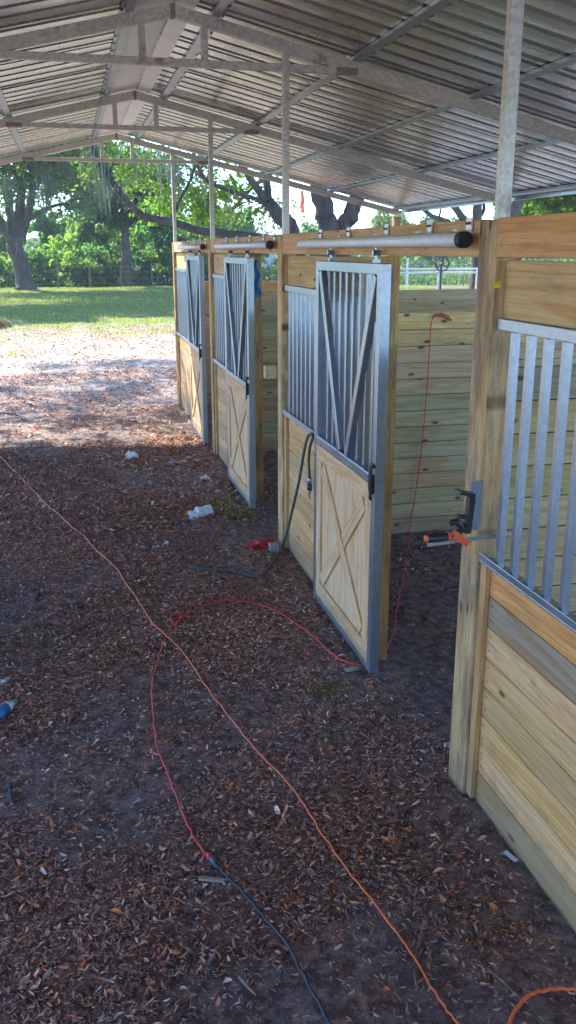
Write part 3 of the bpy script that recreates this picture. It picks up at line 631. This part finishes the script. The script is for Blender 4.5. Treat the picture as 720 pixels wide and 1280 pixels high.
for (x,y,h,k),p in zip(sh,sp_):
    base=np.array([x,y,0.]); A=[([base,base+np.array([0.1,0,h*.4]),base+np.array([.2,0,h*.7])],.05,.02)]
    cl=[(base+np.array([random.uniform(-.9,.9),random.uniform(-.5,.5),h*random.uniform(.2,.75)]),(h*.38,h*.3,h*.26)) for _ in range(6)]
    tree(base,A,cl,4200,.11,kinds[k][0],kinds[k][1]+' bushy shrub '+p,'shrubs along the fence',name='shrub',cat='shrub',sub=18,nseg=6,lr=.02)
# undergrowth strip
n=30000; x=RNG.uniform(-20,40,n); y=RNG.uniform(53.5,60,n); z=RNG.uniform(0,1,n)**1.4*(1.+.5*np.sin(x*1.3)+.3*np.sin(3.1*x))
a=RNG.normal(0,1,(n,3));a/=np.linalg.norm(a,axis=1)[:,None];bq=np.cross(a,RNG.normal(0,1,(n,3)));bq/=np.linalg.norm(bq,axis=1)[:,None]
P=np.stack([x,y,z],1);Q=np.stack([P-a*.13,P+bq*.05,P+a*.13,P-bq*.05],1).reshape(-1,3)
tag(link('undergrowth',npmesh('undergrowth',Q,np.arange(4*n).reshape(-1,4),np.repeat(np.array([[.06,.1,.03]])*RNG.uniform(.5,1.5,(n,1)),4,0)),LEAF),'tangled low green undergrowth beyond the wire fence','undergrowth',kind='stuff')
# far wood beyond (one mass)
n=45000; x=RNG.uniform(-90,160,n); y=RNG.uniform(95,125,n); hh=7+2.*np.sin(x*.13)+1.5*np.sin(x*.37+1)+1.*np.sin(x*.9); hh=np.where(x>25,hh*.4,hh*.55); z=RNG.uniform(0,1,n)**.8*hh
a=RNG.normal(0,1,(n,3));a/=np.linalg.norm(a,axis=1)[:,None];bq=np.cross(a,RNG.normal(0,1,(n,3)));bq/=np.linalg.norm(bq,axis=1)[:,None]
P=np.stack([x,y,z],1);Q=np.stack([P-a*.5,P+bq*.3,P+a*.5,P-bq*.3],1).reshape(-1,3)
tag(link('far_wood',npmesh('far_wood',Q,np.arange(4*n).reshape(-1,4),np.repeat(np.array([[.06,.1,.05]])*RNG.uniform(.6,1.4,(n,1)),4,0)),LEAF),'distant mass of trees closing the view beyond the fields','wood',kind='stuff')

# ------------------------------------------------------------------ fences
def fence(p0,p1,sp,h,wires,label,mesh=False,pm=None):
    p0=np.array(p0,float);p1=np.array(p1,float);L=np.linalg.norm(p1-p0);t=(p1-p0)/L
    e=empty('wire_fence',tuple(p0)); tag(e,label,'fence'); 
    k=0
    while k*sp<=L:
        q=t*k*sp; MB().tube([(q[0],q[1],-.1),(q[0]+random.uniform(-.03,.03),q[1],h*random.uniform(.95,1.05))],.04,7,col=(.2,.16,.12)).build('post',pm or ROUGH,e); k+=1
    mb=MB()
    for z in wires: mb.tube([(0,0,z),tuple(t*L/2+np.array([0,0,z-.01])),tuple(t*L+np.array([0,0,z]))],.006,5)
    if mesh:
        q=0
        while q<L: mb.tube([tuple(t*q+np.array([0,0,wires[0]])),tuple(t*q+np.array([0,0,wires[-1]]))],.005,4); q+=.3
    mb.build('wire',GALV,e)
fence((-16,52,0),(46,52,0),1.72,1.35,(.3,.6,.9,1.2),'wire fence with thin wooden posts crossing at the edge of the wood')
fence((7.,26,0),(20,20.5,0),2.4,1.55,(.1,.4,.7,1.0,1.3,1.5),'welded wire paddock fence seen through the gap above the partition',mesh=True,pm=GALV)
# pipe gate with a hand wheel
yg=17.; a=at(500,341,y=yg); bb=at(596,342,y=yg); t=empty('pipe_gate',(a[0],yg,0)); tag(t,'grey pipe gate seen through the gap over the first doorway','gate')
L=bb[0]-a[0]
fr=MB(); 
for z in (.35,.75,1.15,a[2],a[2]+.07): fr.tube([(-.9,0,z),(L+.3,0,z)],.019,8)
fr.build('rails',GALV_OLD,t)
for x in (-.9,.15,L*.5,L,L+.3): MB().tube([(x,0,-.05),(x,0,a[2]+(.28 if x==.15 else .09))],.022,8).build('upright',GALV_OLD,t)
c=at(553,330,y=yg-.1); t=empty('hand_wheel',tuple(c)); tag(t,'small dark spoked wheel standing above the pipe gate rail','wheel'); BKm=plain('dark_iron',(.04,.045,.05),.5,.3)
ring=[(.135*math.cos(q),0,.135*math.sin(q)) for q in np.linspace(0,2*math.pi,25)]
MB().tube(ring,.014,6,cap=False).build('rim',BKm,t,0,True)
for q in (90,210,330): MB().tube([(0,0,0),(.13*math.cos(R_(q)),0,.13*math.sin(R_(q)))],.012,6).build('spoke',BKm,t)
MB().tube([(0,-.03,0),(0,.1,0)],.03,10).build('hub',BKm,t); MB().tube([(0,.05,0),(0,.05,-c[2])],.02,8).build('stem',BKm,t)
# far shed
t=empty('shed',(17,84,0)); tag(t,'distant pale metal roofed shed half hidden behind the trees','shed')
MB().box((-6,-3,0),(6,3,2.9),(.6,.6,.6)).build('wall',plain('pale_wall',(.5,.52,.52),.8),t)
mb=MB(); mb.add([(-6.4,-3.5,2.8),(6.4,-3.5,2.8),(6.4,0,4.3),(-6.4,0,4.3),(-6.4,3.5,2.8),(6.4,3.5,2.8),(-6.4,-3.5,2.7),(6.4,-3.5,2.7),(6.4,3.5,2.7),(-6.4,3.5,2.7)],[(0,1,2,3),(3,2,5,4),(0,3,4,9,6),(1,7,8,5,2),(0,6,7,1),(4,5,8,9),(6,9,8,7)]); mb.build('roof',plain('pale_roof',(.6,.63,.66),.5,.3),t)
# power lines
for dz,lab in ((0,'upper thin power line crossing the sky behind the stalls'),(-.75,'lower thin power line crossing the sky behind the stalls')):
    o=MB().tube(spline([(-60,76,9.5+dz),(12,74,7.2+dz),(34,72,5.9+dz),(90,70,7.5+dz)],8),.016,5).build('power_line',plain('cable_%d'%int(-dz*100),(.02,.02,.02)),None)
    tag(o,lab,'power line','power lines')
# slatted pallet at the left edge
p=at(0,408,z=0); t=empty('slatted_pallet',(p[0]-.25,p[1],0),R_(25)); tag(t,'tilted tan slatted wooden pallet at the left edge of the yard','pallet')
rot=Matrix.Rotation(R_(38),3,'Y'); Rn=np.array(rot)
mb=MB()
for k in range(9): mb.box((-.55,-.5+k*.12,.36),(.55,-.42+k*.12,.38),jit((.5,.33,.15)),rot=Rn,about=(0,0,.36))
mb.build('slats',WOOD,t)
for y in (-.48,0,.46): MB().box((-.55,y-.02,.27),(.55,y+.02,.358),(.48,.33,.17),rot=Rn,about=(0,0,.36)).build('runner',WOOD,t)

# ------------------------------------------------------------------ cords, hose
def cordm(name,c,rough=.45): return plain(name,c,rough,0,.2,60)
def cord(name,pts,r,m,label,cat='cord',grp=None):
    sp=spline(pts,6); c=np.mean(sp,axis=0); 
    for i in range(1,len(sp)-1): 
        if sp[i][2]<.08: sp[i]=sp[i]+np.array([random.gauss(0,.0022)+.006*math.sin(sp[i][1]*9),random.gauss(0,.0022),random.uniform(-.004,.002)]); sp[i][2]=max(sp[i][2],float(gnd(sp[i][0],sp[i][1]))+r+.004)
    mb=MB(); mb.tube([p-c for p in sp],r,8); o=mb.build(name,m,None,0,True); o.location=tuple(c); return tag(o,label,cat,grp)
ORG=cordm('orange_cord',(.78,.15,.04)); RED=cordm('red_cord',(.66,.04,.035)); BLK=cordm('dark_cord',(.02,.035,.05))
gp=[(-60,520),(0,572),(30,600),(60,632),(110,678),(150,720),(180,765),(208,795),(235,822),(275,880),(320,935),(360,985),(400,1040),(440,1100),(480,1155),(520,1203),(550,1250),(572,1285),(600,1340)]
cord('extension_cord',[G(*q,dz=.026) for q in gp],.0036,ORG,'long orange extension cord running diagonally from the left edge to the bottom','cord')
cord('extension_cord',[G(*q,dz=.026) for q in ((600,1330),(628,1300),(645,1268),(670,1248),(700,1243),(735,1246),(800,1262))],.0055,ORG,'orange extension cord loop in the bottom right corner','cord')
wall=[at(u,v,y=5.975) for u,v in ((546,394),(540,400),(537,430),(534,480),(530,530),(524,585),(518,625),(513,655))]
gr=[(510,680),(506,710),(500,745),(492,785),(486,808),(478,822),(466,829),(450,832),(432,828),(412,812),(395,798),(372,779),(345,762),(318,752),(290,749),(262,754),(238,765),(224,775),(219,781),(214,770),(226,768),(222,782),(212,792),(204,801),(197,818),(192,845),(190,880),(191,905),(197,932),(209,962),(220,1000),(236,1038),(250,1058),(259,1071)]
cord('extension_cord',wall+[G(*q,dz=.024) for q in gr],.004,RED,'red extension cord from the partition, under the door and across the litter','cord')
pc=[G(*q,dz=.02) for q in ((259,1071),(266,1080),(276,1090))]
t=empty('cord_plug',tuple(pc[1])); tag(t,'red and black plug connection joining the red cord to a dark cord','plug')
MB().tube([pc[0]-pc[1],(pc[0]-pc[1])*.3],[.008,.014],10).build('red_socket',RED,t,0,True); MB().tube([(pc[0]-pc[1])*.28,(pc[2]-pc[1])*.5,(pc[2]-pc[1])],[.0145,.015,.008],10).build('black_plug',BLK,t,0,True)
cord('extension_cord',[G(*q,dz=.024) for q in ((276,1090),(300,1115),(330,1152),(360,1190),(386,1235),(412,1282),(440,1340))],.0052,BLK,'dark blue black cord continuing from the plug to the bottom edge','cord')
cord('extension_cord',[G(*q,dz=.012) for q in ((-60,836),(0,830),(40,826),(70,814),(88,806),(90,790),(108,779),(128,771),(129,763),(112,757),(100,757))],.0048,BLK,'thin black cord lying in the litter at the left edge','cord')
q=[G(*z,dz=.012) for z in ((106,757),(95,757))]; o=MB().tube([(0,0,0),q[1]-q[0]],[.011,.012],8).build('cord_end',BLK,None,0,True); o.location=tuple(q[0]); tag(o,'small black plug end of the thin cord at left','plug')
cord('extension_cord',[G(*z,dz=.012) for z in ((-20,516),(0,516),(14,517),(24,520),(28,524))],.012,BLK,'short dark curved cable in the sunlit dirt at left','cord')
# hanging plug at partition
pp=at(546,394,y=5.97); o=MB().tube([(0,0,0),(.03,-.012,.004),(.075,-.02,-.018),(.10,-.02,-.035)],[.009,.014,.016,.011],10).build('cord_end',cordm('orange_brown_plug',(.45,.14,.05)),None,0,True); o.location=tuple(pp); tag(o,'orange brown plug end of the red cord on top of the partition','plug')
# grey hose
HO=cordm('grey_hose',(.055,.075,.09),.55)
hp=[G(243,709,.018),G(265,711,.018),G(290,713,.018),G(312,717,.018),G(328,718,.018),G(341,706,.02),G(350,692,.03),at(358,668,x=1.29),at(366,635,x=1.31),at(374,600,x=1.33),at(380,565,x=1.345),at(384,548,x=1.36),at(389,542,x=1.378),at(391,548,x=1.37)]
hp+=[at(388,556,x=1.366),at(386,575,x=1.372),at(387,598,x=1.378)]
cord('hose',hp,.009,HO,'grey rubber hose hooked over the barred panel sill and trailing on the dirt','hose')
BR=plain('brass',(.45,.33,.15),.35,.9); e0=at(387,598,x=1.385)
t=empty('hose_coupling',tuple(e0)); tag(t,'black and brass coupling with hook hanging at the end of the grey hose','coupling')
MB().tube([(0,0,.01),(0,0,-.035)],.013,10).build('ferrule',GALV,t,0,True); MB().tube([(0,0,-.036),(0,0,-.075)],.015,10).build('collar',BLK,t,0,True)
MB().tube([(0,0,-.076),(0,0,-.10)],.009,8).build('swivel',BR,t,0,True); MB().tube([(0,.014*math.sin(a),-.118-.018*math.cos(a)) for a in np.linspace(.4,5.6,12)],.0035,6).build('hook',BR,t,0,True)
# ------------------------------------------------------------------ clamp on the near post
y=2.80
def K(u,v,yy=2.74): return at(u,v,y=yy)
OR=plain('orange_plastic',(.75,.12,.03),.4,0,.08); BP=plain('black_plastic',(.018,.02,.024),.4)
o=MB().box((-.022,-.004,-.09),(.022,.004,.09)).build('steel_plate',GALV,None,.001); c=K(592,632,2.792); o.location=(c[0]+.004,2.79,c[2]); tag(o,'small galvanised steel plate clamped against the near wooden post','plate')
# the bar runs along the wall face of the post
cz=K(577,672)[2]; cxx=K(577,672)[0]
t=empty('bar_clamp',(cxx,2.735,cz)); tag(t,'black and orange bar clamp gripping the near wooden post','clamp')
def KL(u,v,yy=2.735): return K(u,v,yy)-np.array([cxx,2.735,cz])
MB().beam(KL(534,681),KL(640,667),.006,.014).build('bar',GALV,t,.001)
MB().tube([KL(533,673),KL(536,673),KL(545,672),KL(557,671),KL(563,670)],[.011,.016,.0175,.0165,.012],12).build('handle',BP,t,0,True)
MB().tube([KL(531,673.3),KL(535.5,673.1)],[.012,.0135],12).build('handle_cap',OR,t,0,True); MB().tube([KL(559,670.5),KL(562,670.3)],[.018,.017],12).build('handle_ring',OR,t,0,True)
mb=MB(); mb.beam(KL(567,667),KL(584,679),.035,.028); mb.box(KL(568,666)+np.array([-.0,-.02,-.03]),KL(583,672)+np.array([0,.024,.0])); mb.build('jaw_head',OR,t,.004)
mb=MB(); mb.beam(KL(583,666),KL(589,621),.03,.024,up=(1,0,0)); mb.beam(KL(572,615),KL(592,618),.04,.012); mb.build('jaw_arm',BP,t,.003)
mb=MB(); mb.tube([KL(563,654),KL(571,652),KL(580,662)],[.012,.013,.013],8); mb.beam(KL(571,645),KL(583,646),.02,.012); mb.build('trigger',BP,t,.002)
MB().box(KL(629,659)+np.array([-.0,-.01,-.03]),KL(637,671)+np.array([0,.012,.0])).build('fixed_jaw',OR,t,.003)
o=MB().box((-.012,-.0015,-.01),(.012,.0015,.01)).build('price_tag',plain('yellow_tag',(.75,.62,.03),.6),None); c=at(622,356,y=2.795); o.location=tuple(c); tag(o,'tiny yellow plastic tag stapled high on the near wooden post','tag')
# blue rag
def rag(loc,w_,h_,m,label,name,cat):
    nx,nz=8,14; V=[];Fc=[]
    for j in range(nz+1):
        t=j/nz; ww=w_*(.25+.75*t**.6)
        for i in range(nx+1):
            s=i/nx-.5; V.append((.012*math.sin(i*2.1+j*.3)*(1+t),s*ww+.012*math.sin(j*.8),-h_*t+.02*math.sin(i*1.7)*t))
    for j in range(nz):
        for i in range(nx): a=j*(nx+1)+i; Fc.append((a,a+1,a+nx+2,a+nx+1))
    mb=MB(); mb.add(V,Fc); o=mb.build(name,m,None,0,True); o.location=loc; s=o.modifiers.new('t','SOLIDIFY'); s.thickness=.004; return tag(o,label,cat)
c=at(321,325,y=7.0); o=rag((c[0]-.0,7.0,c[2]),.055,.27,plain('blue_cloth',(.03,.22,.42),.8),'blue rag hanging from the middle stall jamb in its doorway','rag','rag'); o.rotation_euler=(0,0,R_(80))
c=at(378,238,y=15.8); o=rag(tuple(c),.24,.36,plain('red_ribbon_cloth',(.75,.16,.10),.7),'faded red ribbon hanging high beside the twin trunked oak','ribbon','ribbon')
# ------------------------------------------------------------------ small litter things
def blob(loc,sx,sy,sz,m,label,name,cat,seed=0,sub=3,rough=.25,rz_=0):
    import bmesh
    bm=bmesh.new(); bmesh.ops.create_icosphere(bm,subdivisions=sub,radius=1); rs=np.random.default_rng(seed); ph=rs.uniform(0,6,12)
    for v in bm.verts:
        c=v.co; k=1+rough*(math.sin(3*c.x+ph[0])*math.sin(4*c.y+ph[1])+.5*math.sin(9*c.x+ph[2]+5*c.z)+.4*math.sin(11*c.y+ph[3]))
        v.co=Vector((c.x*sx*k,c.y*sy*k,max(c.z,-.25)*sz*k))
    me=D.meshes.new(name); bm.to_mesh(me); bm.free(); 
    o=link(name,me,m); o.location=tuple(loc); o.rotation_euler=(0,0,rz_); return tag(o,label,cat)
WP=plain('white_plastic_film',(.62,.68,.72),.35,0,.2,40,bmp=.5); GP=plain('grey_paper',(.34,.38,.42),.7,0,.4,50,bmp=.4)
p=G(250,647,.0); blob(p,.10,.045,.07,WP,'crumpled white plastic bag on the dirt near the middle door','plastic_bag','bag',3,4,.38,R_(14))
p=G(164,572,.01); blob(p,.06,.05,.06,WP,'white plastic cup shaped scrap on the roof shadow line','plastic_scrap','litter',4,3,.3)
for i,(u,v,s,l) in enumerate(((216,579,.05,'pale paper scrap near the farthest door, leftmost of three'),(229,577,.045,'pale paper scrap just right of the first, near the farthest door'),(247,575,.045,'grey scrap against the base of the farthest doorway'),(257,600,.045,'grey crumpled scrap in front of the middle fixed panel'),(195,684,.03,'small white chip in the open dirt'),(209,680,.03,'small grey chip beside the white chip'),(310,627,.035,'pale scrap at the foot of the middle door'),(3,853,.03,'small whitish pebble like scrap at the left edge'),(222,563+25,.02,'tiny grey fragment below the paper scraps'))):
    blob(G(u,v,.008),s,s*.7,s*.5,(GP,WP)[i%2],l,'paper_scrap','litter',10+i,3,.4,i)
RM=plain('red_cloth',(.5,.02,.03),.6,0,.4,40,bmp=.5)
blob(G(324,684,.012),.085,.06,.035,RM,'crumpled red cloth at the foot of the second post','red_rag','rag',31,4,.4)
o=MB().box((-.035,-.03,0),(.035,.03,.065)).build('junction_box',plain('grey_box',(.28,.3,.28),.6,.2),None,.004); p=G(345,687); o.location=(p[0]-.02,p[1]-.02,-.01); tag(o,'small grey metal box beside the red cloth at the second post','box')
# crushed blue bottle
p=G(4,892,.022); t=empty('plastic_bottle',tuple(p),R_(55)); tag(t,'crushed clear bottle with blue label and green cap, left edge','bottle')
MB().tube([(-.12,0,0),(-.10,0,0),(-.05,0,.003),(0,0,0),(.04,0,.002),(.065,0,0),(.075,0,0)],[.02,.028,.026,.029,.027,.014,.012],12).build('body',plain('bottle_plastic',(.55,.68,.75),.12,0,.1),t,0,True)
MB().tube([(-.06,0,0.001),(0.02,0,.001)],[.0295,.0305],12).build('label_band',plain('blue_label',(.03,.16,.45),.4),t,0,True); MB().tube([(.076,0,0),(.092,0,0)],.014,10).build('cap',plain('green_cap',(.03,.35,.16),.4),t)
# sticks and chips
def stick(pts,r,label,col=(.16,.12,.10)):
    P=[G(u,v,.012) for u,v in pts]; sp=spline(P,4); c=np.mean(sp,axis=0); mb=MB(); mb.tube([q-c for q in sp],np.linspace(r,r*.55,len(sp))*RNG.uniform(.85,1.15,len(sp)),7)
    o=mb.build('stick',plain('stick_bark_%d'%random.randint(0,99999),col,.9,0,.4,50,bmp=.5),None,0,True); o.location=tuple(c); tag(o,label,'stick','sticks on the ground')
stick(((533,1150),(527,1172),(521,1190),(519,1215),(521,1232)),.009,'crooked brown stick crossing under the orange cord near the bottom')
stick(((493,1016),(505,1010),(517,1003)),.016,'stubby grey brown stick below the doorway',(.15,.14,.12))
stick(((12,975),(13,990),(15,1006)),.011,'short thick dark stick at the left edge',(.08,.07,.07))
stick(((42,752),(46,745),(49,737)),.012,'short brown stick high on the left',(.15,.09,.07))
stick(((300,1224),(310,1236),(320,1246)),.005,'thin pale twig near the bottom centre',(.35,.3,.25))
stick(((602,1215),(620,1222),(650,1252)),.0025,'thin curved pale twig in the bottom right',(.4,.35,.3))
stick(((498,1095),(508,1102),(514,1112)),.003,'thin pale straw between the cords and the near panel',(.45,.4,.35))
o=MB().box((-.045,-.009,0),(.045,.009,.008),(.5,.46,.4)).build('wood_chip',WOOD,None,.003); p=G(265,1103,.016); o.location=tuple(p); o.rotation_euler=(0,.1,R_(-15)); tag(o,'pale splintered wood chip beside the cord plug','wood chip')
o=MB().box((-.028,-.009,0),(.028,.009,.0015)).build('paper_label',plain('white_label',(.6,.66,.72),.6),None); p=G(638,1073,.02); o.location=tuple(p); o.rotation_euler=(.05,.08,R_(-70)); tag(o,'small white paper label on the dirt by the near panel','label')
blob(G(608,1101,.01),.018,.010,.008,GP,'tiny pale blue scrap near the white paper label','paper_scrap','litter',77)
o=MB().box((-.05,-.02,0),(.05,.02,.004)).build('metal_scrap',GALV,None,.001); p=G(443,836,.014); o.location=tuple(p); o.rotation_euler=(0,0,R_(10)); tag(o,'flat shiny metal scrap under the near door corner','scrap')

# ------------------------------------------------------------------ warm hazy air
me=D.meshes.new('haze'); 
hb=MB().box((-140,-30,-1.5),(190,135,17)); o=hb.build('haze',None); tag(o,kind='stuff'); o['label']='thin pale haze in the air over the yard'
hm=D.materials.new('haze'); hm.use_nodes=True; n=hm.node_tree; n.nodes.clear(); v=n.nodes.new('ShaderNodeVolumePrincipled'); v.inputs['Density'].default_value=.0012; v.inputs['Color'].default_value=(.8,.92,1,1); v.inputs['Anisotropy'].default_value=.3
ou=n.nodes.new('ShaderNodeOutputMaterial'); n.links.new(v.outputs[0],ou.inputs['Volume']); o.data.materials.append(hm); tag(o,None,'haze')

for i,(u,v,sz) in enumerate(((236,571,.03),(266,592,.035),(262,610,.03),(272,616,.028),(300,622,.03),(316,632,.03),(178,683,.02),(395,705,.02),(70,690,.02),(207,757,.018),(120,870,.016),(560,930,.02))):
    blob(G(u,v,.008),sz,sz*.6,sz*.45,(GP,WP)[i%3==0],['small pale rubble piece right of the paper scraps','pale rubble lump at the foot of the farthest fixed panel','pale rubble lump further down the far panel','small pale rubble bit near the middle door far end','small rubble piece beside the middle door bottom rail','whitish crumb at the middle door near corner','tiny white chip left of the pair of chips','pale chip near the bend of the grey hose','pale crumb alone at far left','dark bordered crumb above the cord loop','pale crumb left of the red cord','pale crumb near the near post base'][i],'rubble_piece','rubble',50+i,3,.4,i)
